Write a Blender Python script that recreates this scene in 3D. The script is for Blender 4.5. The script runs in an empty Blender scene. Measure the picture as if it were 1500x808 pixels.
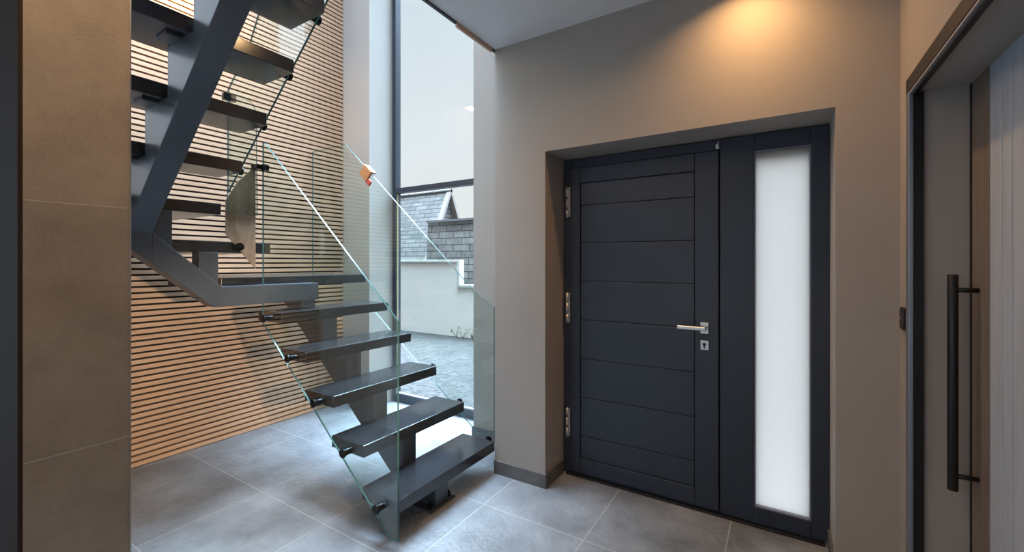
import bpy, bmesh, math, random
from mathutils import Vector, Matrix
random.seed(4)
SC = bpy.context.scene
COL = SC.collection
PI = math.pi

# ------------------------------------------------------------------ materials
def nmat(name):
    m = bpy.data.materials.new(name); m.use_nodes = True
    nt = m.node_tree; nt.nodes.clear()
    out = nt.nodes.new('ShaderNodeOutputMaterial')
    return m, nt, out

def L(nt, a, b): nt.links.new(a, b)

def pbr(name, col, rough=.5, metal=0, var=.0, vscale=4, bump=0, bscale=60, stretch=(1, 1, 1), detail=5, spec=None, col2=None, rvar=0):
    m, nt, out = nmat(name)
    p = nt.nodes.new('ShaderNodeBsdfPrincipled'); L(nt, p.outputs[0], out.inputs[0])
    p.inputs['Base Color'].default_value = (*col, 1)
    p.inputs['Roughness'].default_value = rough
    p.inputs['Metallic'].default_value = metal
    if spec is not None: p.inputs['Specular IOR Level'].default_value = spec
    tc = nt.nodes.new('ShaderNodeTexCoord'); mp = nt.nodes.new('ShaderNodeMapping')
    mp.inputs['Scale'].default_value = stretch; L(nt, tc.outputs['Object'], mp.inputs[0])
    if var or col2:
        n = nt.nodes.new('ShaderNodeTexNoise'); n.inputs['Scale'].default_value = vscale; n.inputs['Detail'].default_value = detail
        n.inputs['Roughness'].default_value = .6
        L(nt, mp.outputs[0], n.inputs['Vector'])
        r = nt.nodes.new('ShaderNodeValToRGB')
        c2 = col2 or tuple(c * (1 + var) for c in col); c1 = col if col2 else tuple(c * (1 - var) for c in col)
        r.color_ramp.elements[0].position = .3; r.color_ramp.elements[1].position = .7
        r.color_ramp.elements[0].color = (*c1, 1); r.color_ramp.elements[1].color = (*c2, 1)
        L(nt, n.outputs[0], r.inputs[0]); L(nt, r.outputs[0], p.inputs['Base Color'])
        if rvar:
            mr = nt.nodes.new('ShaderNodeMapRange'); mr.inputs['To Min'].default_value = rough - rvar; mr.inputs['To Max'].default_value = rough + rvar
            L(nt, n.outputs[0], mr.inputs[0]); L(nt, mr.outputs[0], p.inputs['Roughness'])
    if bump:
        n2 = nt.nodes.new('ShaderNodeTexNoise'); n2.inputs['Scale'].default_value = bscale; n2.inputs['Detail'].default_value = 4
        L(nt, mp.outputs[0], n2.inputs['Vector'])
        b = nt.nodes.new('ShaderNodeBump'); b.inputs['Strength'].default_value = bump; b.inputs['Distance'].default_value = .01
        L(nt, n2.outputs[0], b.inputs['Height']); L(nt, b.outputs[0], p.inputs['Normal'])
    return m

def tiled(name, col, col2, axes, w, h, origin, mortar_col, mortar=.003, offset=0, rough=.5, var_scale=5, bump=.25, bscale=40, tone=None, mbump=.4, rvar=.08):
    """rectangular tiles / slates laid on the plane given by axes ('XY','XZ','YZ')"""
    m, nt, out = nmat(name)
    p = nt.nodes.new('ShaderNodeBsdfPrincipled'); L(nt, p.outputs[0], out.inputs[0])
    p.inputs['Roughness'].default_value = rough
    tc = nt.nodes.new('ShaderNodeTexCoord'); sp = nt.nodes.new('ShaderNodeSeparateXYZ'); cb = nt.nodes.new('ShaderNodeCombineXYZ')
    L(nt, tc.outputs['Object'], sp.inputs[0])
    for i in range(2):
        ad = nt.nodes.new('ShaderNodeMath'); ad.operation = 'SUBTRACT'; ad.inputs[1].default_value = origin[i]
        L(nt, sp.outputs['XYZ'.index(axes[i])], ad.inputs[0]); L(nt, ad.outputs[0], cb.inputs[i])
    br = nt.nodes.new('ShaderNodeTexBrick'); br.offset = offset; br.squash = 1
    br.inputs['Scale'].default_value = 1; br.inputs['Brick Width'].default_value = w; br.inputs['Row Height'].default_value = h
    br.inputs['Mortar Size'].default_value = mortar; br.inputs['Mortar Smooth'].default_value = .1
    t = tone or (.92, 1.08)
    br.inputs['Color1'].default_value = (t[0],) * 3 + (1,); br.inputs['Color2'].default_value = (t[1],) * 3 + (1,)
    L(nt, cb.outputs[0], br.inputs['Vector'])
    n = nt.nodes.new('ShaderNodeTexNoise'); n.inputs['Scale'].default_value = var_scale; n.inputs['Detail'].default_value = 8; n.inputs['Roughness'].default_value = .65
    L(nt, tc.outputs['Object'], n.inputs['Vector'])
    r = nt.nodes.new('ShaderNodeValToRGB'); r.color_ramp.elements[0].position = .32; r.color_ramp.elements[1].position = .68
    r.color_ramp.elements[0].color = (*col, 1); r.color_ramp.elements[1].color = (*col2, 1); L(nt, n.outputs[0], r.inputs[0])
    mx = nt.nodes.new('ShaderNodeMix'); mx.data_type = 'RGBA'; mx.blend_type = 'MULTIPLY'; mx.inputs[0].default_value = 1
    L(nt, r.outputs[0], mx.inputs[6]); L(nt, br.outputs['Color'], mx.inputs[7])
    mm = nt.nodes.new('ShaderNodeMix'); mm.data_type = 'RGBA'
    L(nt, br.outputs['Fac'], mm.inputs[0]); L(nt, mx.outputs[2], mm.inputs[6]); mm.inputs[7].default_value = (*mortar_col, 1)
    L(nt, mm.outputs[2], p.inputs['Base Color'])
    mr = nt.nodes.new('ShaderNodeMapRange'); mr.inputs['To Min'].default_value = rough - rvar; mr.inputs['To Max'].default_value = rough + rvar
    L(nt, n.outputs[0], mr.inputs[0]); L(nt, mr.outputs[0], p.inputs['Roughness'])
    n2 = nt.nodes.new('ShaderNodeTexNoise'); n2.inputs['Scale'].default_value = bscale; n2.inputs['Detail'].default_value = 6
    L(nt, tc.outputs['Object'], n2.inputs['Vector'])
    mt = nt.nodes.new('ShaderNodeMath'); mt.operation = 'MULTIPLY_ADD'; mt.inputs[1].default_value = -mbump
    L(nt, br.outputs['Fac'], mt.inputs[0]); L(nt, n2.outputs[0], mt.inputs[2])
    b = nt.nodes.new('ShaderNodeBump'); b.inputs['Strength'].default_value = bump; b.inputs['Distance'].default_value = .01
    L(nt, mt.outputs[0], b.inputs['Height']); L(nt, b.outputs[0], p.inputs['Normal'])
    return m

def glass_mat(name, tint=(.93, .97, .955), refl=1.0, ior=1.5):
    m, nt, out = nmat(name)
    tr = nt.nodes.new('ShaderNodeBsdfTransparent'); tr.inputs[0].default_value = (*tint, 1)
    gl = nt.nodes.new('ShaderNodeBsdfGlossy'); gl.inputs['Roughness'].default_value = .01
    gl.inputs['Color'].default_value = (refl, refl, refl, 1)
    fr = nt.nodes.new('ShaderNodeFresnel')
    ge = nt.nodes.new('ShaderNodeNewGeometry'); mi = nt.nodes.new('ShaderNodeMapRange')   # same reflectance on both faces of the sheet
    mi.inputs['To Min'].default_value = ior; mi.inputs['To Max'].default_value = 1 / ior
    L(nt, ge.outputs['Backfacing'], mi.inputs[0]); L(nt, mi.outputs[0], fr.inputs[0])
    mx = nt.nodes.new('ShaderNodeMixShader'); L(nt, fr.outputs[0], mx.inputs[0]); L(nt, tr.outputs[0], mx.inputs[1]); L(nt, gl.outputs[0], mx.inputs[2])
    L(nt, mx.outputs[0], out.inputs[0])
    return m

def frosted(name):
    m, nt, out = nmat(name)
    tl = nt.nodes.new('ShaderNodeBsdfTranslucent'); tl.inputs[0].default_value = (.44, .395, .362, 1)
    pr = nt.nodes.new('ShaderNodeBsdfPrincipled'); pr.inputs['Base Color'].default_value = (.4, .4, .4, 1); pr.inputs['Roughness'].default_value = .35
    mx = nt.nodes.new('ShaderNodeMixShader'); mx.inputs[0].default_value = .12
    L(nt, tl.outputs[0], mx.inputs[1]); L(nt, pr.outputs[0], mx.inputs[2]); L(nt, mx.outputs[0], out.inputs[0])
    return m

def emis(name, col, s):
    m, nt, out = nmat(name)
    e = nt.nodes.new('ShaderNodeEmission'); e.inputs[0].default_value = (*col, 1); e.inputs[1].default_value = s
    L(nt, e.outputs[0], out.inputs[0]); return m

M = {}
M['plaster'] = pbr('plaster', (.33, .297, .27), .75, var=.03, vscale=2, bump=.05, bscale=180)
M['white'] = pbr('white_paint', (.72, .73, .75), .7, var=.02, vscale=2)
M['floor'] = tiled('floor_tile', (.14, .147, .16), (.29, .305, .33), 'XY', .617, .61, (-.85, 2.04), (.38, .37, .36), mortar=.0032,
                   rough=.40, var_scale=3.2, bump=.55, bscale=30, mbump=.12)
M['skirt'] = pbr('skirting_tile', (.115, .11, .11), .5, var=.2, vscale=9, bump=.1)
M['clad'] = tiled('cladding_tile', (.25, .22, .19), (.35, .31, .265), 'YZ', 5, .6, (-.5, .344), (.45, .42, .38), mortar=.0012,
                  rough=.55, var_scale=7, bump=.12, bscale=120)
M['slat'] = pbr('oak_slat', (.42, .25, .15), .5, stretch=(1, .5, 14), vscale=5, col2=(.53, .345, .225), bump=.1, bscale=30)
M['felt'] = pbr('black_felt', (.012, .012, .013), .95)
M['tread'] = pbr('stained_oak_tread', (.016, .018, .022), .19, stretch=(22, 1.2, 22), vscale=3, col2=(.020, .021, .025), spec=.75)
M['steel'] = pbr('charcoal_steel', (.060, .072, .090), .30, metal=.15, var=.08, vscale=3, bump=.02, bscale=80)
M['bolt'] = pbr('black_bolt', (.01, .01, .012), .25, metal=.6)
M['glass'] = glass_mat('clear_glass')
M['edge'] = pbr('glass_edge', (.04, .11, .11), .25, spec=.25)
M['pane'] = glass_mat('window_pane', (.98, .985, .985), .5, 1.3)
M['frost'] = frosted('frosted_glass')
M['door'] = pbr('anthracite_door', (.019, .027, .045), .42, var=.05, vscale=2, bump=.03, bscale=150)
M['alu'] = pbr('anthracite_aluminium', (.035, .042, .055), .35, metal=.2)
M['brass'] = pbr('pale_gasket', (.45, .40, .26), .35, metal=.4)
M['chrome'] = pbr('brushed_steel', (.62, .61, .60), .28, metal=1)
M['black'] = pbr('black_metal', (.012, .012, .014), .35, metal=.3)
M['blacktrim'] = pbr('black_trim', (.018, .018, .02), .4, spec=.3)
M['shade_strip'] = pbr('jamb_shade_brown', (.13, .105, .09), .5, stretch=(6, 20, .5), vscale=5, col2=(.18, .15, .13), bump=.05)  # shadow beside the jamb, put into a brown colour
M['plank'] = pbr('daylit_planks', (.34, .385, .46), .5, stretch=(6, 6, .5), vscale=5, col2=(.40, .45, .53), bump=.08, bscale=20)  # lightened to blue-grey for the daylight falling on the planks
def gravel_mat():
    m, nt, out = nmat('gravel'); p = nt.nodes.new('ShaderNodeBsdfPrincipled'); L(nt, p.outputs[0], out.inputs[0]); p.inputs['Roughness'].default_value = .9
    tc = nt.nodes.new('ShaderNodeTexCoord'); v = nt.nodes.new('ShaderNodeTexVoronoi'); v.inputs['Scale'].default_value = 26; L(nt, tc.outputs['Object'], v.inputs['Vector'])
    bw = nt.nodes.new('ShaderNodeSeparateColor'); L(nt, v.outputs['Color'], bw.inputs[0])
    r = nt.nodes.new('ShaderNodeValToRGB'); r.color_ramp.elements[0].color = (.009, .0085, .008, 1); r.color_ramp.elements[1].color = (.036, .0325, .030, 1)
    r.color_ramp.elements[0].position = .15; L(nt, bw.outputs[0], r.inputs[0])
    n = nt.nodes.new('ShaderNodeTexNoise'); n.inputs['Scale'].default_value = 1.3; n.inputs['Detail'].default_value = 4; L(nt, tc.outputs['Object'], n.inputs['Vector'])
    mr = nt.nodes.new('ShaderNodeMapRange'); mr.inputs['From Min'].default_value = .3; mr.inputs['From Max'].default_value = .7; mr.inputs['To Min'].default_value = .6; mr.inputs['To Max'].default_value = 1.3; L(nt, n.outputs[0], mr.inputs[0])
    mx = nt.nodes.new('ShaderNodeMix'); mx.data_type = 'RGBA'; mx.blend_type = 'MULTIPLY'; mx.inputs[0].default_value = 1; L(nt, r.outputs[0], mx.inputs[6]); L(nt, mr.outputs[0], mx.inputs[7]); L(nt, mx.outputs[2], p.inputs['Base Color'])
    b = nt.nodes.new('ShaderNodeBump'); b.inputs['Strength'].default_value = 1; b.inputs['Distance'].default_value = .02; b.invert = True; L(nt, v.outputs['Distance'], b.inputs['Height']); L(nt, b.outputs[0], p.inputs['Normal'])
    return m
M['gravel'] = gravel_mat()
M['render'] = pbr('white_render', (.56, .50, .46), .85, var=.03, vscale=3, bump=.1, bscale=50)
M['cap'] = pbr('stone_cap', (.40, .39, .36), .8, var=.1, vscale=6)
M['slate'] = tiled('slates', (.085, .082, .078), (.18, .173, .162), 'XZ', .44, .148, (0, .03), (.008, .008, .008), mortar=.009, offset=.5,
                   rough=.7, var_scale=5, bump=.6, bscale=14, tone=(.75, 1.25), mbump=1)
M['slate2'] = tiled('roof_slates', (.075, .071, .067), (.13, .123, .117), 'XZ', .40, .112, (.1, .0), (.012, .012, .012), mortar=.009, offset=.5,
                    rough=.7, var_scale=5, bump=.5, bscale=14, tone=(.8, 1.2), mbump=1)
M['barge'] = pbr('barge_board', (.20, .165, .15), .7)
M['weed'] = pbr('weed', (.10, .09, .05), .8)
M['orange'] = pbr('orange_card', (.42, .17, .06), .6, var=.1, vscale=20)
M['red'] = pbr('red_tape', (.50, .06, .04), .5)
M['ply'] = pbr('plywood', (.16, .105, .07), .45, stretch=(1, 3, 1.2), vscale=6, col2=(.33, .25, .18), bump=.1)
M['lamp'] = emis('lamp_glow', (1, .72, .42), 12)
M['copper'] = pbr('copper_strip', (.55, .36, .26), .5)

# ------------------------------------------------------------------ mesh helpers
class MB:
    def __init__(s): s.v = []; s.f = []; s.mi = []; s.sm = []
    def add(s, vs, fs, mi=0, smooth=False):
        b = len(s.v); s.v += [tuple(v) for v in vs]
        for f in fs: s.f.append([b + i for i in f]); s.mi.append(mi); s.sm.append(smooth)
        return s
    def box(s, x0, x1, y0, y1, z0, z1, mi=0):
        vs = [(x, y, z) for x in (x0, x1) for y in (y0, y1) for z in (z0, z1)]
        return s.add(vs, [(0, 1, 3, 2), (4, 6, 7, 5), (0, 4, 5, 1), (2, 3, 7, 6), (0, 2, 6, 4), (1, 5, 7, 3)], mi)
    def prism(s, pts, axis, a0, a1, mi=0, side=None):
        """pts: 2D polygon in the two axes other than `axis`, extruded a0..a1"""
        side = mi if side is None else side
        def P(p, a):
            if axis == 'X': return (a, p[0], p[1])
            if axis == 'Y': return (p[0], a, p[1])
            return (p[0], p[1], a)
        n = len(pts); vs = [P(p, a0) for p in pts] + [P(p, a1) for p in pts]
        s.add(vs, [tuple(range(n)), tuple(range(2 * n - 1, n - 1, -1))], mi)
        b = len(s.v) - 2 * n
        for i in range(n):
            j = (i + 1) % n
            s.f.append([b + i, b + n + i, b + n + j, b + j]); s.mi.append(side); s.sm.append(False)
        return s
    def cyl(s, p0, p1, r, n=20, mi=0, r1=None, cap=True):
        p0 = Vector(p0); p1 = Vector(p1); r1 = r if r1 is None else r1
        d = (p1 - p0).normalized(); u = d.orthogonal().normalized(); w = d.cross(u)
        ring = lambda p, rr: [p + u * rr * math.cos(2 * PI * i / n) + w * rr * math.sin(2 * PI * i / n) for i in range(n)]
        b = len(s.v); s.v += [tuple(v) for v in ring(p0, r) + ring(p1, r1)]
        for i in range(n):
            j = (i + 1) % n; s.f.append([b + i, b + j, b + n + j, b + n + i]); s.mi.append(mi); s.sm.append(True)
        if cap:
            s.f.append([b + i for i in range(n)][::-1]); s.mi.append(mi); s.sm.append(False)
            s.f.append([b + n + i for i in range(n)]); s.mi.append(mi); s.sm.append(False)
        return s
    def build(s, name, mats, parent=None, bevel=0, loc=None, **props):
        me = bpy.data.meshes.new(name)
        me.from_pydata(s.v, [], s.f); me.update()
        bm = bmesh.new(); bm.from_mesh(me); bmesh.ops.recalc_face_normals(bm, faces=bm.faces); bm.to_mesh(me); bm.free()
        o = bpy.data.objects.new(name, me); COL.objects.link(o)
        for m in (mats if isinstance(mats, (list, tuple)) else [mats]): me.materials.append(m)
        for i, p in enumerate(me.polygons): p.material_index = s.mi[i]; p.use_smooth = s.sm[i]
        if loc is not None: o.location = loc
        if parent is not None:
            o.parent = parent
            if loc is None:
                q = Vector((0, 0, 0)); a = parent
                while a is not None: q -= a.location; a = a.parent
                o.location = q
        if bevel:
            b = o.modifiers.new('bevel', 'BEVEL'); b.width = bevel; b.segments = 2; b.limit_method = 'ANGLE'; b.angle_limit = .6
        for k, v in props.items(): o[k] = v
        return o

def empty(name, loc=(0, 0, 0), **props):
    o = bpy.data.objects.new(name, None); COL.objects.link(o); o.location = loc; o.empty_display_size = .2
    for k, v in props.items(): o[k] = v
    return o

ST = dict(kind='structure')
# key numbers (metres, camera stands at the origin, eye 1.4 m)
YF = 2.385      # front (door) wall face
YD = 2.65       # door face
YW = 2.79       # stairwell window wall face
YG = 3.08       # window frame face
XS = -3.75      # slat wall face
XP = -1.624     # pier corner / slab edge
XR = .42        # right wall face
ZC = 2.823      # ceiling
ZT = 5.5
YB = -3.3       # back wall

# ------------------------------------------------------------------ shell
MB().box(-4.0, .75, YB - .2, 3.2, -.12, 0).build('floor', M['floor'], label='grey stone floor tiles', **ST)
# ceiling slab with the stairwell left open
c = MB(); c.box(XP, .75, YB, YF + .35, ZC, 3.06); c.box(-3.95, XP, YB, .245, ZC, 3.06)
c.build('ceiling', M['white'], **ST)
RX0, RX1, RY0, RY1 = -3.55, -1.75, .5, 2.7          # unseen roof light, added to bring sky light into the stairwell
c = MB(); c.box(-4.0, RX0, YB - .2, 3.2, ZT, ZT + .15); c.box(RX1, .75, YB - .2, 3.2, ZT, ZT + .15)
c.box(RX0, RX1, YB - .2, RY0, ZT, ZT + .15); c.box(RX0, RX1, RY1, 3.2, ZT, ZT + .15)
c.build('ceiling_upper', M['white'], **ST)
w3 = MB().box(RX0, RX0 + .05, RY0, RY1, ZT + .15, ZT + .22).box(RX1 - .05, RX1, RY0, RY1, ZT + .15, ZT + .22).box(RX0 + .05, RX1 - .05, RY0, RY0 + .05, ZT + .15, ZT + .22).box(RX0 + .05, RX1 - .05, RY1 - .05, RY1, ZT + .15, ZT + .22).build('added_window_3', M['alu'], **ST)
MB().box(RX0 + .05, RX1 - .05, RY0 + .05, RY1 - .05, ZT + .18, ZT + .19).build('pane', M['pane'], w3)
# front wall with door opening
XO0, XO1, ZO = -1.247, .203, 2.093
w = MB(); w.box(XP, XO0, YF, YW + .36, 0, ZT); w.box(XO1, XR + .33, YF, YF + .36, 0, ZT); w.box(XO0, XO1, YF, YF + .36, ZO, ZT)
w.build('wall_front', M['plaster'], **ST)
# stairwell window wall
WX0, WX1 = -3.36, -2.11
w = MB(); w.box(-3.95, WX0, YW, YW + .36, 0, ZT); w.box(WX1, XP, YW, YW + .36, 0, ZT); w.box(WX0, WX1, YW, YW + .36, 5.2, ZT)
w.build('wall_window', M['plaster'], **ST)
# left wall, clad with horizontal oak slats on black felt in the stairwell
LY0, LY1, LZ0, LZ1 = -2.9, -.5, .3, 2.5  # unseen left wall window, added to throw daylight onto the right wall
m = MB(); m.box(-3.95, XS - .028, YB, LY0, 0, ZT); m.box(-3.95, XS - .028, LY1, YW, 0, ZT); m.box(-3.95, XS - .028, LY0, LY1, 0, LZ0); m.box(-3.95, XS - .028, LY0, LY1, LZ1, ZT)
w4 = MB().box(-3.9, -3.84, LY0, LY0 + .05, LZ0, LZ1).box(-3.9, -3.84, LY1 - .05, LY1, LZ0, LZ1).box(-3.9, -3.84, LY0 + .05, LY1 - .05, LZ0, LZ0 + .05).box(-3.9, -3.84, LY0 + .05, LY1 - .05, LZ1 - .05, LZ1).build('added_window_4', M['alu'], **ST)
MB().box(-3.875, -3.865, LY0 + .05, LY1 - .05, LZ0 + .05, LZ1 - .05).build('pane', M['pane'], w4)
lw = m.build('wall_left', M['felt'], **ST)
s = MB(); pitch = .0412
n = int(ZT / pitch)
for i in range(n):
    z = .006 + i * pitch
    s.box(XS - .028, XS, .433, YW - .003, z, z + .0275)
s.build('slat_cladding', M['slat'], lw, label='horizontal light oak slats')
# partition whose end is clad in brown stone tile
pw = MB().box(-3.95, -1.472, .242, .433, 0, ZT).build('wall_partition', M['white'], **ST)
MB().box(-1.472, -1.46, .242, .431, 0, ZC).build('end_cladding', M['clad'], pw, label='brown stone tile cladding')
MB().box(-3.95, -1.4605, .234, .2415, 0, ZC).build('shaded_side', pbr('side_shade_brown', (.030, .022, .018), .85, var=.1, spec=.2), pw, label='partition side coloured dark for shade')  # shade on the partition side, painted as a thin dark sheet
MB().box(-1.474, -1.4585, .431, .434, 0, ZC).build('corner_profile', M['chrome'], pw, label='thin steel corner profile')
# right wall with the sliding door opening
OY0, OY1, OZ = 1.15, 2.19, 2.045
w = MB(); w.box(XR, XR + .16, OY1, YF, 0, ZT); w.box(XR, XR + .16, YB, OY0, 0, ZT); w.box(XR, XR + .16, OY0, OY1, OZ, ZT)
w.box(XR + .24, XR + .33, YB, YF, 0, ZT)
w.build('wall_right', M['plaster'], **ST)
# back wall with a wide unseen window, added for fill light
w = MB(); BX0, BX1, BZ0, BZ1 = -3.3, .1, .25, 2.55
w.box(-3.95, BX0, YB - .2, YB, 0, ZT); w.box(BX1, .75, YB - .2, YB, 0, ZT); w.box(BX0, BX1, YB - .2, YB, 0, BZ0); w.box(BX0, BX1, YB - .2, YB, BZ1, 3.1)
w.box(BX0, BX1, YB - .2, YB, 5.0, ZT)
w.build('wall_back', M['white'], **ST)
wr = MB(); 
for (a, b_, e, f) in ((BX0, BX0 + .06, BZ0, BZ1), (BX1 - .06, BX1, BZ0, BZ1), ((BX0 + BX1) / 2 - .03, (BX0 + BX1) / 2 + .03, BZ0, BZ1)): wr.box(a, b_, YB - .14, YB - .08, e, f)
wr.box(BX0, BX1, YB - .14, YB - .08, BZ0, BZ0 + .06); wr.box(BX0, BX1, YB - .14, YB - .08, BZ1 - .06, BZ1)
w2 = wr.build('added_window_2', M['alu'], **ST)
MB().box(BX0 + .05, BX1 - .05, YB - .115, YB - .105, BZ0 + .05, BZ1 - .05).build('pane', M['pane'], w2)

# skirting
MB().box(XP - .003, XO0 + .008, YF - .010, YF, 0, .087).box(XO0, XO0 + .010, YF - .001, YD - .012, 0, .087).build('baseboard_front', M['skirt'], bevel=.0015, **ST)
MB().box(WX1 - .01, XP, YW - .012, YW, 0, .087).build('baseboard_window', M['skirt'], bevel=.0015, **ST)
MB().box(XO1 - .010, XO1, YF, YD - .012, 0, .087).box(XO1 - .01, XR, YF - .010, YF, 0, .087).build('baseboard_right', M['skirt'], bevel=.0015, **ST)
# strips fixed below the slab edge above the stairwell
MB().box(XP - .016, XP - .001, 1.55, 1.985, ZC - .012, ZC + .22).box(XP - .016, XP - .001, 2.36, YF + .4, ZC - .012, ZC + .22).build('trim_1', M['alu'], label='dark strip along the slab edge', **ST)
MB().box(XP - .016, XP - .001, 1.99, 2.355, ZC - .026, ZC + .22).build('trim_2', M['copper'], label='copper coloured strip along the slab edge', **ST)

# ------------------------------------------------------------------ stairwell window
w1 = empty('window_1', (WX0, YG, 0), **ST)
f = MB(); fy0, fy1 = YG, YG + .07
f.box(WX0, WX0 + .045, fy0, fy1, 0, 5.2); f.box(WX1 - .045, WX1, fy0, fy1, 0, 5.2)
f.box(WX0 + .045, WX1 - .045, fy0, fy1, 0, .082); f.box(WX0 + .045, WX1 - .045, fy0, fy1, 5.13, 5.2)
f.build('window_frame', M['alu'], w1, bevel=.002)
MB().box(WX0 + .045, WX1 - .045, fy0, fy1, 2.105, 2.155).build('transom', M['alu'], w1, bevel=.002)
MB().box(WX0 + .046, WX0 + .054, fy0 + .012, fy0 + .03, .083, 2.10).build('gasket', M['brass'], w1)
MB().box(WX0 + .046, WX1 - .046, fy0 + .008, fy0 + .03, .083, .094).build('glazing_bead', pbr('pale_bead', (.5, .5, .6), .3), w1)
MB().box(WX0 + .045, WX1 - .045, fy0 + .03, fy0 + .036, .082, 2.105).build('pane', M['pane'], w1)
MB().box(WX0 + .045, WX1 - .045, fy0 + .03, fy0 + .036, 2.155, 5.13).build('pane', M['pane'], w1)

# ------------------------------------------------------------------ front door with sidelight
d1 = empty('door_1', ((XO0 + XO1) / 2, YD, 0), label='dark anthracite front door with frosted sidelight', **ST)
ZF = 2.088
SX = -.292       # seam between door leaf and sidelight (px 1058)
f = MB()
f.box(XO0 + .001, XO0 + .062, YD, YD + .07, 0, ZF); f.box(XO0 + .062, SX, YD, YD + .07, ZF - .058, ZF); f.box(XO0 + .062, SX, YD + .0, YD + .07, 0, .022)
f.build('door_frame', M['door'], d1, bevel=.003)
# leaf: stiles and rails around a recessed grooved panel
lx0, lx1, lz0, lz1 = XO0 + .066, SX - .004, .026, ZF - .062
px0, px1, pz0, pz1 = -1.122, -.420, .121, 1.924
yl = YD - .014
MB().box(SX - .03, SX + .03, YD + .045, YD + .069, .01, ZF - .06).build('meeting_stile', M['door'], d1)
lf = MB(); lf.box(lx0, px0, yl, YD + .05, lz0, lz1); lf.box(px1, lx1, yl, YD + .05, lz0, lz1)
lf.box(px0, px1, yl, YD + .05, pz1, lz1); lf.box(px0, px1, yl, YD + .05, lz0, pz0)
leaf = lf.build('door_leaf', M['door'], d1, bevel=.004)
gz = [pz0, .267, .521, .775, 1.029, 1.282, 1.53, 1.778, pz1]
pn = MB()
for a, b_ in zip(gz[:-1], gz[1:]):
    pn.box(px0 + .002, px1 - .002, yl + .009, YD + .04, a + .001, b_ - .001)
pn.build('grooved_panel', M['door'], leaf, bevel=.004)
MB().box(px0, px1, YD + .02, YD + .045, pz0, pz1).build('backing_board', M['door'], leaf)
# sidelight
gx0, gx1, gz0, gz1 = -.124, .126, .097, 1.999
sl = MB(); sl.box(SX + .002, gx0, YD - .006, YD + .07, 0.012, ZF); sl.box(gx1, XO1 - .001, YD - .006, YD + .07, 0.012, ZF)
sl.box(gx0, gx1, YD - .006, YD + .07, gz1, ZF); sl.box(gx0, gx1, YD - .006, YD + .07, 0.012, gz0)
slo = sl.build('sidelight_frame', M['door'], d1, bevel=.003)
bd = MB(); bw = .006
bd.box(gx0, gx0 + bw, YD - .002, YD + .02, gz0, gz1); bd.box(gx1 - bw, gx1, YD - .002, YD + .02, gz0, gz1)
bd.box(gx0 + bw, gx1 - bw, YD - .002, YD + .02, gz0, gz0 + bw); bd.box(gx0 + bw, gx1 - bw, YD - .002, YD + .02, gz1 - bw, gz1)
bd.build('glazing_bead', pbr('bead', (.16, .17, .22), .3), slo)
MB().box(gx0 + bw, gx1 - bw, YD + .02, YD + .028, gz0 + bw, gz1 - bw).build('frosted_pane', M['frost'], slo, label='bright frosted glass pane')
MB().box(XO0 + .03, XO1 - .02, YD - .030, YD + .001, 0, .012).build('threshold', M['black'], d1, bevel=.002)
for z0, z1 in ((1.70, 1.905), (1.0, 1.205), (.245, .44)):
    h = MB(); hx = XO0 + .036
    h.cyl((hx, yl - .006, z0), (hx, yl - .006, z0 + (z1 - z0) * .32 - .001), .0095)
    h.cyl((hx, yl - .006, z0 + (z1 - z0) * .32 + .001), (hx, yl - .006, z0 + (z1 - z0) * .68 - .001), .0095)
    h.cyl((hx, yl - .006, z0 + (z1 - z0) * .68 + .001), (hx, yl - .006, z1), .0095)
    h.box(hx - .012, hx + .02, yl - .001, YD + .01, z0 + .004, z1 - .004)
    h.build('hinge', M['chrome'], d1, label='brushed steel hinge')
# lever handle and lock plate
hx = -.368
hd = MB(); hd.box(hx - .021, hx + .021, yl - .009, yl, 1.003, 1.066)
hd.cyl((hx + .004, yl - .008, 1.036), (hx + .004, yl - .052, 1.036), .011)
hd.build('door_handle', M['chrome'], leaf, bevel=.001, label='brushed steel lever handle')
MB().box(hx - .138, hx + .016, yl - .062, yl - .044, 1.025, 1.048).build('lever', M['chrome'], leaf, bevel=.006)
lk = MB().box(hx - .020, hx + .022, yl - .008, yl, .912, .964).build('lock_plate', M['chrome'], leaf, bevel=.001)
MB().cyl((hx, yl - .010, .943), (hx, yl - .0081, .943), .009).box(hx - .004, hx + .004, yl - .010, yl - .0081, .920, .940).build('keyhole', M['black'], leaf)
hk = MB().cyl((SX - .01, YD - .016, 2.05), (SX - .01, YD - .034, 2.05), .003, 10).cyl((SX - .01, YD - .034, 2.05), (SX + .006, YD - .034, 2.072), .003, 10).box(SX - .018, SX - .002, YD - .016, YD, 2.035, 2.06)
hk.build('hook', M['chrome'], d1)

# ------------------------------------------------------------------ sliding door in the right wall
d2 = empty('door_2', (XR + .155, 1.7, 0), label='grey plank sliding door', **ST)
XD = .577
seams = [2.19, 2.027, 1.933, 1.864, 1.70, 1.60, 1.53, 1.38, 1.27, 1.16]
MB().box(XD, XD + .035, 2.0285, 2.1795, .01, 2.10).build('door_shade_strip', M['shade_strip'], d2, bevel=.002, label='door strip coloured dark for the jamb shadow')  # strip of the door darkened where the corner shadow falls
b = MB()
for a, e in zip(seams[1:-1], seams[2:]): b.box(XD, XD + .035, e + .004, a - .004, .01, 2.10)
b.build('planks', M['plank'], d2, bevel=.003)
MB().box(XD + .022, XD + .04, 1.16, 2.19, .012, 2.098).build('backing_board', M['black'], d2)
MB().box(XD - .003, XD + .036, 2.180, 2.1895, .01, 2.044).build('edge_seal', M['black'], d2)
h = MB(); h.cyl((.512, 2.114, .60), (.512, 2.114, 1.36), .0145, 28)
ho = h.build('pull_handle', M['black'], d2, bevel=.002, label='long black bar pull handle')
for z in (.652, 1.305): MB().cyl((.512, 2.114, z), (XD, 2.114, z), .0085, 16).build('handle_bracket', M['black'], ho)
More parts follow.
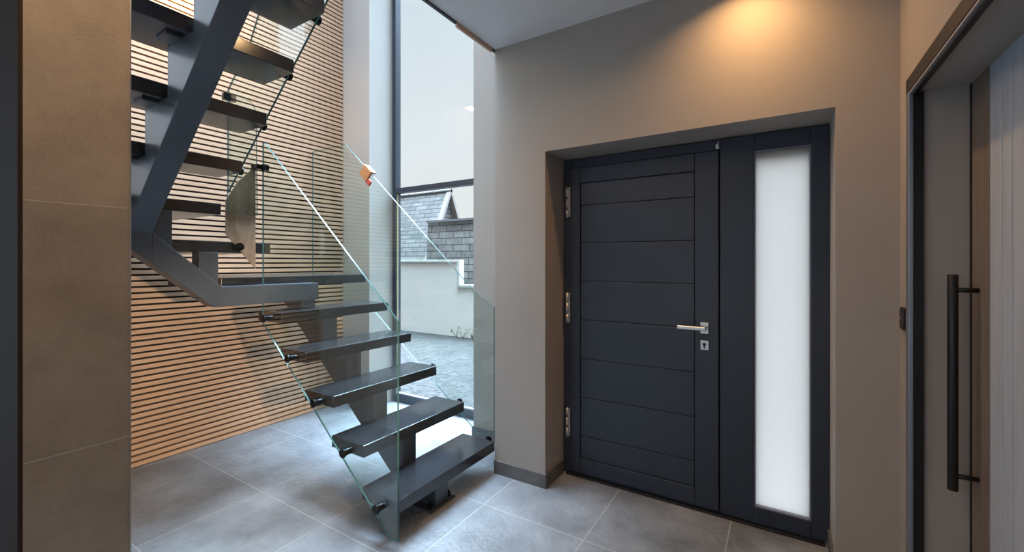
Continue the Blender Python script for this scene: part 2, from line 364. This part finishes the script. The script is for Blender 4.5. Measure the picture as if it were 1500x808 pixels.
# frame round that opening
MB().box(XR - .014, XR, 2.172, 2.214, 0, 2.045).build('trim_6', pbr('sky_tinted_steel', (.30, .35, .42), .35, metal=.85), bevel=.002, label='upright of the door surround, tinted for reflected sky', **ST)  # upright coloured lighter and bluer for its reflection, head left dark
t = MB(); t.box(XR - .014, XR, 2.172, 2.214, 2.045, 2.10); t.box(XR - .014, XR, 1.08, 2.172, 2.045, 2.10); t.box(XR - .014, XR, 1.08, 1.122, 0, 2.045)
t.build('trim_3', M['blacktrim'], bevel=.002, label='dark metal door surround', **ST)
t = MB(); t.box(XR - .004, XR + .03, 2.176, 2.1895, 0, 2.04); t.box(XR - .004, XR + .012, 1.13, 2.176, 2.030, 2.0445)
t.build('trim_4', M['black'], **ST)
t = MB(); t.box(XR - .012, XR - .002, 1.13, 2.17, 2.0375, 2.0445); t.box(XR + .014, XR + .017, 1.13, 2.188, 2.040, 2.0445)
t.build('trim_5', pbr('grey_lip', (.3, .3, .33), .4), **ST)

# light switch
sw = empty('light_switch', (XR, 2.30, 1.176), label='small black double light switch on the wall right of the front door', category='light switch')
MB().box(XR - .008, XR, 2.255, 2.345, 1.130, 1.222).build('switch_plate', M['black'], sw, bevel=.002)
MB().box(XR - .012, XR - .0081, 2.265, 2.335, 1.180, 1.212).build('rocker', M['blacktrim'], sw, bevel=.001)
MB().box(XR - .012, XR - .0081, 2.265, 2.335, 1.140, 1.172).build('rocker', M['blacktrim'], sw, bevel=.001)

# ------------------------------------------------------------------ staircase
st = empty('staircase', (-1.9, 1.9, 0), label='floating turning staircase with black treads on a steel spine and glass balustrades', category='staircase')
RZ = .2205; Z = lambda k: .205 + RZ * (k - 1); TH = .065
nose = {1: -1.63, 2: -1.888, 3: -2.145, 4: -2.402, 5: -2.662, 6: -2.92}
fu = {8: -2.797, 9: -2.553, 10: -2.303, 11: -2.057, 12: -1.81}
TY0, TY1 = 1.53, 2.39
def tread(x0, x1, y0, y1, k):
    return MB().box(x0, x1, y0, y1, Z(k) - TH, Z(k)).build('tread', M['tread'], st, bevel=.004)
TR = {}
for k in range(1, 6): TR[k] = tread(nose[k] - .272, nose[k], TY0, TY1, k)
TR[6] = MB().prism([(-3.69, 1.30), (-2.92, 1.30), (-2.92, 2.39), (-3.69, 2.39)], 'Z', Z(6) - TH, Z(6)).build('tread', M['tread'], st, bevel=.004)
TR[7] = MB().prism([(-3.69, 1.02), (-2.86, 1.10), (-2.86, 1.57), (-3.69, 1.60)], 'Z', Z(7) - TH, Z(7)).build('tread', M['tread'], st, bevel=.004)
TR[8] = MB().prism([(-3.69, .46), (-2.797, .46), (-2.797, 1.246), (-3.69, 1.246)], 'Z', Z(8) - TH, Z(8)).build('tread', M['tread'], st, bevel=.004)
for k in range(9, 13): TR[k] = tread(fu[k] - .272, fu[k], .46, 1.246, k)
# lower stringer: saw-tooth top, straight underside
SY0, SY1 = 1.85, 1.96
zb = lambda k: Z(k) - TH
low = [(-1.67, 0)]
for k in range(1, 6):
    r = nose[k] - .04; low += [(r, zb(k))] if k > 1 else [(-1.67, zb(1))]
    low += [(nose[k + 1] - .04, zb(k))]
low += [(-2.96, zb(6)), (-3.30, zb(6)), (-3.30, 1.145), (-3.235, 1.145), (-1.898, 0)]
MB().prism(low, 'Y', SY0, SY1).build('stringer', M['steel'], st, bevel=.004)
# upper stringer
ul = lambda x: 1.956 + .88 * (x + 2.305)
up = [(-2.866, 1.486), (-2.866, zb(8))]
up += [(fu[8] + .03, zb(8))]
for k in range(9, 13):
    up += [(fu[k - 1] + .03, zb(k)), (fu[k] + .03, zb(k))]
up += [(fu[12] + .03, 2.79), (XP - .002, 2.79), (XP - .002, ul(XP)), (-2.756, ul(-2.756)), (-2.756, 1.486)]
MB().prism(up, 'Y', .80, .906).build('stringer', M['steel'], st, bevel=.003)
# spine crossing the turn
cn = [(.9065, 1.559), (1.235, 1.262), (1.8495, 1.262), (1.8495, 1.145), (1.195, 1.145), (.9065, 1.395)]
MB().prism(cn, 'X', -2.866, -2.756).build('turn_spine', M['steel'], st, bevel=.004)
cn2 = [(.80, 1.485), (.9065, 1.485), (.9065, 1.395)]
MB().prism(cn2, 'X', -2.866, -2.756).build('spine_knee', M['steel'], st)
MB().box(-2.866, -2.770, .907, .996, 1.40, zb(8)).build('support_post', M['steel'], st, bevel=.002)
MB().box(-2.866, -2.776, 1.124, 1.222, 1.20, zb(7)).build('support_post', M['steel'], st, bevel=.002)
# foot plate and anchors
fp = MB().box(-1.90, -1.655, 1.80, 2.01, 0, .012).build('foot_plate', M['steel'], st, bevel=.002)
for yy in (1.825, 1.985):
    MB().cyl((-1.69, yy, .012), (-1.69, yy, .034), .013, 6).cyl((-1.69, yy, .034), (-1.69, yy, .045), .007, 12).build('anchor_bolt', M['bolt'], fp)
# brackets under the treads
for k in range(2, 6):
    MB().box(nose[k] - .14, nose[k] - .06, SY0 - .05, SY0 - .001, zb(k) - .032, zb(k) - .001).build('tread_bracket', M['steel'], st)
for k in range(9, 13):
    MB().box(fu[k] - .16, fu[k] - .06, .74, .799, zb(k) - .012, zb(k) - .001).build('tread_bracket', M['steel'], st)

def glass(poly, axis, a, th=.010, lab=None):
    o = MB().prism(poly, axis, a - th / 2, a + th / 2, 0, 1).build('glass_panel', [M['glass'], M['edge']], st)
    if lab: o['label'] = lab
    return o
def standoff(par, x, y0, y1, z, r=.024):
    """stud from tread end (y0) through glass, cap beyond at y1"""
    s_ = 1 if y1 > y0 else -1
    MB().cyl((x, y0, z), (x, y1 - s_ * .012, z), r * .72).cyl((x, y1 - s_ * .013, z), (x, y1, z), r, 24).build('standoff', M['bolt'], par, bevel=.002)
GN = 1.485
g1 = glass([(-2.79, 1.02), (-2.79, 2.157), (-2.765, 2.157), (-1.58, 1.119), (-1.58, .045), (-1.635, .045)], 'Y', GN)
for k in range(1, 6): standoff(g1, nose[k] - .085, TY0, GN - .028, Z(k) - .034)
GF = 2.44
g2 = glass([(-3.73, 1.02), (-3.73, 2.44), (-3.245, 2.44), (-1.80, 1.167), (-1.668, 1.10), (-1.668, .24), (-1.80, .20), (-2.90, 1.02)], 'Y', GF)
for k in range(1, 6): standoff(g2, nose[k] - .1, TY1, GF + .028, Z(k) - .034)
for x in (-3.1, -3.5): standoff(g2, x, TY1, GF + .028, Z(6) - .034)
GU = 1.285
gl = lambda x: 2.664 + .88 * (x + 1.85) - .01
g3 = glass([(-2.80, gl(-2.80)), (-1.64, gl(-1.64)), (-1.64, gl(-1.64) + 1.15), (-2.56, 2.90 - .27), (-2.80, 2.43)], 'Y', GU)
for k in range(9, 13): standoff(g3, fu[k] - .135, 1.246, GU + .024, Z(k) - .030)
# short return panel across the stair well
pr = [(1.298, 1.70), (1.298, 2.43)]
for i in range(7):
    a = PI / 2 - i * PI / 12
    pr.append((1.375 + .09 * math.cos(a), 2.345 + .085 * math.sin(a)))
pr += [(1.472, 1.70)]
g4 = glass(pr, 'X', -2.835)
brd = MB().prism([(1.292, 1.575), (1.292, 1.78), (1.36, 1.90), (1.466, 2.02), (1.466, 1.365)], 'X', -2.85, -2.835 - .0075).build('infill_board', M['ply'], st, label='mottled brown board bolted below the short glass panel')
MB().cyl((-2.86, 1.362, 1.500), (-2.80, 1.362, 1.500), .012).cyl((-2.8418, 1.362, 1.500), (-2.816, 1.362, 1.500), .024, 24).build('standoff', M['bolt'], brd, bevel=.002)
MB().box(-2.85, -2.80, 1.30, 1.315, 2.37, 2.41).box(-2.822, -2.795, 1.26, 1.33, 2.37, 2.41).build('glass_clamp', M['bolt'], g4, bevel=.002)
MB().box(-2.85, -2.775, 1.44, 1.478, 1.99, 2.02).box(-2.80, -2.765, 1.478, 1.51, 1.985, 2.025).build('glass_clamp', M['bolt'], g4, bevel=.002)

# orange corner protector clipped over the far balustrade
pc = empty('corner_protector', (-3.0, GF, 2.20), label='small orange and red protector clipped over the top edge of the rear glass balustrade', category='protector')
ang = math.atan2(1.273, -1.445)
dx = Vector((1.445, 0, -1.273)).normalized(); nz = Vector((dx.z * -1, 0, dx.x))
def slanted(x0, l, u0, u1, y0, y1, mat, nm):
    zt = 2.44 + (x0 + 3.245) * -.881
    p = Vector((x0, 0, zt)); pts = [p + nz * u0, p + dx * l + nz * u0, p + dx * l + nz * u1, p + nz * u1]
    MB().prism([(q.x, q.z) for q in pts], 'Y', y0, y1).build(nm, mat, pc, bevel=.004)
slanted(-2.985, .115, -.075, .014, GF - .030, GF - .008, M['orange'], 'card_side')
slanted(-2.985, .115, .008, .026, GF - .030, GF + .026, M['orange'], 'card_top')
slanted(-2.905, .055, -.085, -.04, GF - .026, GF - .009, M['red'], 'red_tape')

# ------------------------------------------------------------------ outside
MB().box(-30, 14, 3.16, 40, -.12, -.02).build('ground', M['gravel'], label='grey gravel yard outside', **ST)
gw = empty('garden_wall', (-5, 6.5, 0), label='stepped white rendered wall with pale coping outside the tall window', category='wall')
MB().prism([(-16, -.05), (-16, 1.41), (-5.30, 1.41), (-5.30, .93), (6, .93), (6, -.05)], 'Y', 6.5, 6.60).build('wall_body', M['render'], gw)
MB().prism([(-16, 1.41), (-16, 1.46), (-5.235, 1.46), (-5.235, .985), (6, .985), (6, .93), (-5.30, .93), (-5.30, 1.41)], 'Y', 6.47, 6.62).build('coping', M['cap'], gw, bevel=.006)
sw_ = empty('slate_outbuilding', (-4, 7.4, 0), label='low outbuilding faced with grey slates behind the stepped white wall', category='building')
MB().prism([(7.3, -.05), (7.45, 2.33), (8.1, 2.33), (8.1, -.05)], 'X', -6.95, 4).build('slate_face', M['slate'], sw_)
MB().box(-6.97, 4, 7.40, 8.12, 2.33, 2.375).build('ridge_cap', pbr('ridge', (.13, .13, .13), .8), sw_)
rf = empty('slate_roofed_house', (-10, 8.5, 0), label='taller slate roof with a pinkish gable verge, left behind the white wall', category='building')
MB().prism([(7.6, -.05), (7.6, 1.05), (8.62, 3.28), (9.6, 1.2), (9.6, -.05)], 'X', -18, -7.36).build('roof', M['slate2'], rf)
MB().prism([(7.56, 1.05), (8.62, 3.33), (9.64, 1.2), (9.56, 1.05), (8.62, 3.18), (7.68, 1.05)], 'X', -7.359, -7.23).build('verge', M['barge'], rf)
MB().cyl((-18, 8.62, 3.27), (-7.23, 8.62, 3.27), .05, 12).build('ridge_cap', M['slate2'], rf)
for i, (x, y) in enumerate(((-5.05, 6.35), (-4.85, 6.38), (-5.25, 6.4))):
    m = MB()
    for j in range(7):
        a = random.uniform(0, 2 * PI); l = random.uniform(.10, .24)
        m.cyl((x, y, -.02), (x + .10 * math.cos(a), y + .06 * math.sin(a), -.02 + l), .006, 5, r1=.0015)
        m.cyl((x + .10 * math.cos(a), y + .06 * math.sin(a), -.02 + l), (x + .13 * math.cos(a), y + .08 * math.sin(a), -.05 + l), .012, 5, r1=.002)
    o = m.build('weed', M['weed']); o['label'] = 'dry weed tuft growing at the foot of the white garden wall'; o['category'] = 'plant'; o['group'] = 'weeds along the garden wall'

# ------------------------------------------------------------------ lamps
def downlight(x, y, z, power, lab, size=.07, col=(1, .60, .28), spread=150):
    e = empty('downlight', (x, y, z), label=lab, category='light', group='recessed ceiling lights')
    r = MB()
    n = 28
    ro, ri = .045, .036
    vs = []; fs = []
    for i in range(n):
        a = 2 * PI * i / n
        for (rr, zz) in ((ro, 0), (ro, -.004), (ri, -.006), (ri, 0)): vs.append((x + rr * math.cos(a), y + rr * math.sin(a), z + zz))
    for i in range(n):
        j = (i + 1) % n
        for q in range(4): fs.append((4 * i + q, 4 * j + q, 4 * j + (q + 1) % 4, 4 * i + (q + 1) % 4))
    r.add(vs, fs); r.build('ring', M['white'], e)
    MB().cyl((x, y, z - .002), (x, y, z - .0005), .035, 24).build('lens', M['lamp'], e)
    ld = bpy.data.lights.new('downlight_lamp', 'AREA'); ld.shape = 'DISK'; ld.size = size; ld.energy = power; ld.color = col; ld.spread = math.radians(spread)
    lo = bpy.data.objects.new('downlight_lamp', ld); COL.objects.link(lo); lo.parent = e; lo.location = (0, 0, -.008)
LAMPS = dict(door=7, hall=6)
downlight(-.12, 2.16, ZC, LAMPS['door'], 'recessed ceiling light in front of the entrance door', col=(1, .56, .22), spread=135)
downlight(-.5, .7, ZC, 2.5, 'recessed ceiling light in the middle of the hall')
downlight(-1.25, 1.35, ZC, LAMPS['hall'], 'recessed ceiling light beside the stairwell opening')
downlight(-1.1, .2, ZC, 9, 'recessed ceiling light by the tiled partition end')
# spotlight added out of view on the right wall to warm the slat wall
o0 = Vector((.33, .55, 1.28)); aim = (Vector((-3.75, 1.68, .40)) - o0).normalized()
sp_ = empty('fill_spotlight', (XR, .55, 1.28), label='added spotlight, out of view, warming the lower slat wall', category='light')
MB().cyl((XR, .55, 1.28), (XR - .02, .55, 1.28), .04, 28).cyl((XR - .02, .55, 1.28), o0, .008, 12).build('mount', M['black'], sp_)
MB().cyl(o0 - aim * .03, o0 + aim * .05, .030, 24, cap=False).cyl(o0 - aim * .032, o0 - aim * .03, .030, 24).build('barrel', M['black'], sp_)
ld = bpy.data.lights.new('fill_spotlight_lamp', 'SPOT'); ld.energy = 400; ld.color = (1, .78, .54); ld.spot_size = math.radians(38); ld.spot_blend = .7; ld.shadow_soft_size = .028
lo = bpy.data.objects.new('fill_spotlight_lamp', ld); COL.objects.link(lo); lo.parent = sp_; lo.location = (o0 + aim * .055) - Vector(sp_.location); lo.rotation_euler = aim.to_track_quat('-Z', 'Y').to_euler()
# wall washer high on the slat wall
ww = empty('wall_light', (-3.66, 1.45, 3.60), label='small warm wall light high on the slat wall above the stair', category='light')
MB().box(-3.748, -3.60, 1.39, 1.51, 3.55, 3.65).build('housing', M['black'], ww, bevel=.003)
MB().box(-3.735, -3.61, 1.40, 1.50, 3.547, 3.55).build('lens', M['lamp'], ww)
ld = bpy.data.lights.new('wall_light_lamp', 'AREA'); ld.shape = 'RECTANGLE'; ld.size = .06; ld.size_y = .09; ld.energy = 22; ld.color = (1, .68, .36)
lo = bpy.data.objects.new('wall_light_lamp', ld); COL.objects.link(lo); lo.parent = ww; lo.location = (0, 0, -.06); lo.rotation_euler = (0, 0, 0)

def area(name, loc, rot, sx, sy, e, col, portal=False):
    ld = bpy.data.lights.new(name, 'AREA'); ld.shape = 'RECTANGLE'; ld.size = sx; ld.size_y = sy; ld.energy = e; ld.color = col
    if portal: ld.cycles.is_portal = True
    o = bpy.data.objects.new(name, ld); COL.objects.link(o); o.location = loc; o.rotation_euler = rot
    return o
# area lamps added as daylight fill in the unseen rear and side openings
area('rear_fill_lamp', ((BX0 + BX1) / 2, YB - .16, 1.4), (PI / 2, 0, 0), BX1 - BX0 - .1, 2.2, 16, (.70, .85, 1.0))
area('upper_fill_lamp', ((BX0 + BX1) / 2, YB - .16, 4.05), (PI / 2, 0, 0), BX1 - BX0 - .1, 1.8, 60, (.80, .89, 1.0))
area('side_fill_lamp', (-3.92, (LY0 + LY1) / 2, (LZ0 + LZ1) / 2), (0, -PI / 2, 0), LZ1 - LZ0 - .1, LY1 - LY0 - .1, 28, (.66, .82, 1.0))
# sampling portals in the tall window
area('tall_window_portal', ((WX0 + WX1) / 2, YG + .09, 2.6), (-PI / 2, 0, 0), WX1 - WX0, 5.1, 1, (1, 1, 1), portal=True)
area('added_roof_portal', ((RX0 + RX1) / 2, (RY0 + RY1) / 2, ZT + .25), (0, 0, 0), RX1 - RX0, RY1 - RY0, 1, (1, 1, 1), portal=True)
area('sidelight_portal', ((gx0 + gx1) / 2, YD + .09, 1.05), (-PI / 2, 0, 0), .3, 1.95, 1, (1, 1, 1), portal=True)

# ------------------------------------------------------------------ world: overcast sky, brighter overhead
wd = bpy.data.worlds.new('sky'); SC.world = wd; wd.use_nodes = True
nt = wd.node_tree; nt.nodes.clear()
out = nt.nodes.new('ShaderNodeOutputWorld'); bg = nt.nodes.new('ShaderNodeBackground'); L(nt, bg.outputs[0], out.inputs[0])
tc = nt.nodes.new('ShaderNodeTexCoord'); sp = nt.nodes.new('ShaderNodeSeparateXYZ'); L(nt, tc.outputs['Generated'], sp.inputs[0])
rp = nt.nodes.new('ShaderNodeValToRGB'); L(nt, sp.outputs[2], rp.inputs[0])
el = rp.color_ramp.elements
el[0].position = 0; el[0].color = (.30, .31, .32, 1)
el[1].position = 1; el[1].color = (2.6, 3.0, 3.5, 1)
for p_, c_ in ((.02, (.86, .88, .86)), (.25, (.82, .89, .92)), (.5, (.70, .81, .88)), (.62, (1.1, 1.25, 1.4))):
    e_ = el.new(p_); e_.color = (*c_, 1)
nz_ = nt.nodes.new('ShaderNodeTexNoise'); nz_.inputs['Scale'].default_value = 2.2; nz_.inputs['Detail'].default_value = 3
L(nt, tc.outputs['Generated'], nz_.inputs['Vector'])
mr = nt.nodes.new('ShaderNodeMapRange'); mr.inputs['To Min'].default_value = .93; mr.inputs['To Max'].default_value = 1.07; L(nt, nz_.outputs[0], mr.inputs[0])
# the sun behind thin cloud: a broad bright patch of sky high to the north-east
GLOW = 82.0
dt = nt.nodes.new('ShaderNodeVectorMath'); dt.operation = 'DOT_PRODUCT'; L(nt, tc.outputs['Generated'], dt.inputs[0])
dt.inputs[1].default_value = Vector((.04, .24, .97)).normalized()
gm = nt.nodes.new('ShaderNodeMapRange'); gm.interpolation_type = 'SMOOTHSTEP'; gm.inputs['From Min'].default_value = .70; gm.inputs['From Max'].default_value = 1
gm.inputs['To Max'].default_value = GLOW; L(nt, dt.outputs['Value'], gm.inputs[0])
gv = nt.nodes.new('ShaderNodeVectorMath'); gv.operation = 'SCALE'; gv.inputs[0].default_value = (.58, .79, 1.0); L(nt, gm.outputs[0], gv.inputs['Scale'])
av = nt.nodes.new('ShaderNodeVectorMath'); av.operation = 'ADD'; L(nt, rp.outputs[0], av.inputs[0]); L(nt, gv.outputs[0], av.inputs[1])
L(nt, av.outputs[0], bg.inputs[0]); L(nt, mr.outputs[0], bg.inputs[1])

# ------------------------------------------------------------------ camera
cd = bpy.data.cameras.new('camera'); cam = bpy.data.objects.new('camera', cd); COL.objects.link(cam)
cam.location = (0, 0, 1.4); cam.rotation_euler = (PI / 2, 0, math.radians(32.0))
cd.sensor_width = 36; cd.sensor_fit = 'HORIZONTAL'; cd.lens = 632 / 1500 * 36
cd.shift_y = -19 / 1500; cd.clip_start = .02; cd.clip_end = 200
SC.camera = cam
SC.view_settings.view_transform = 'Standard'; SC.view_settings.look = 'None'; SC.view_settings.gamma = 1
SC.view_settings.use_curve_mapping = False
SC.view_settings.exposure = 0
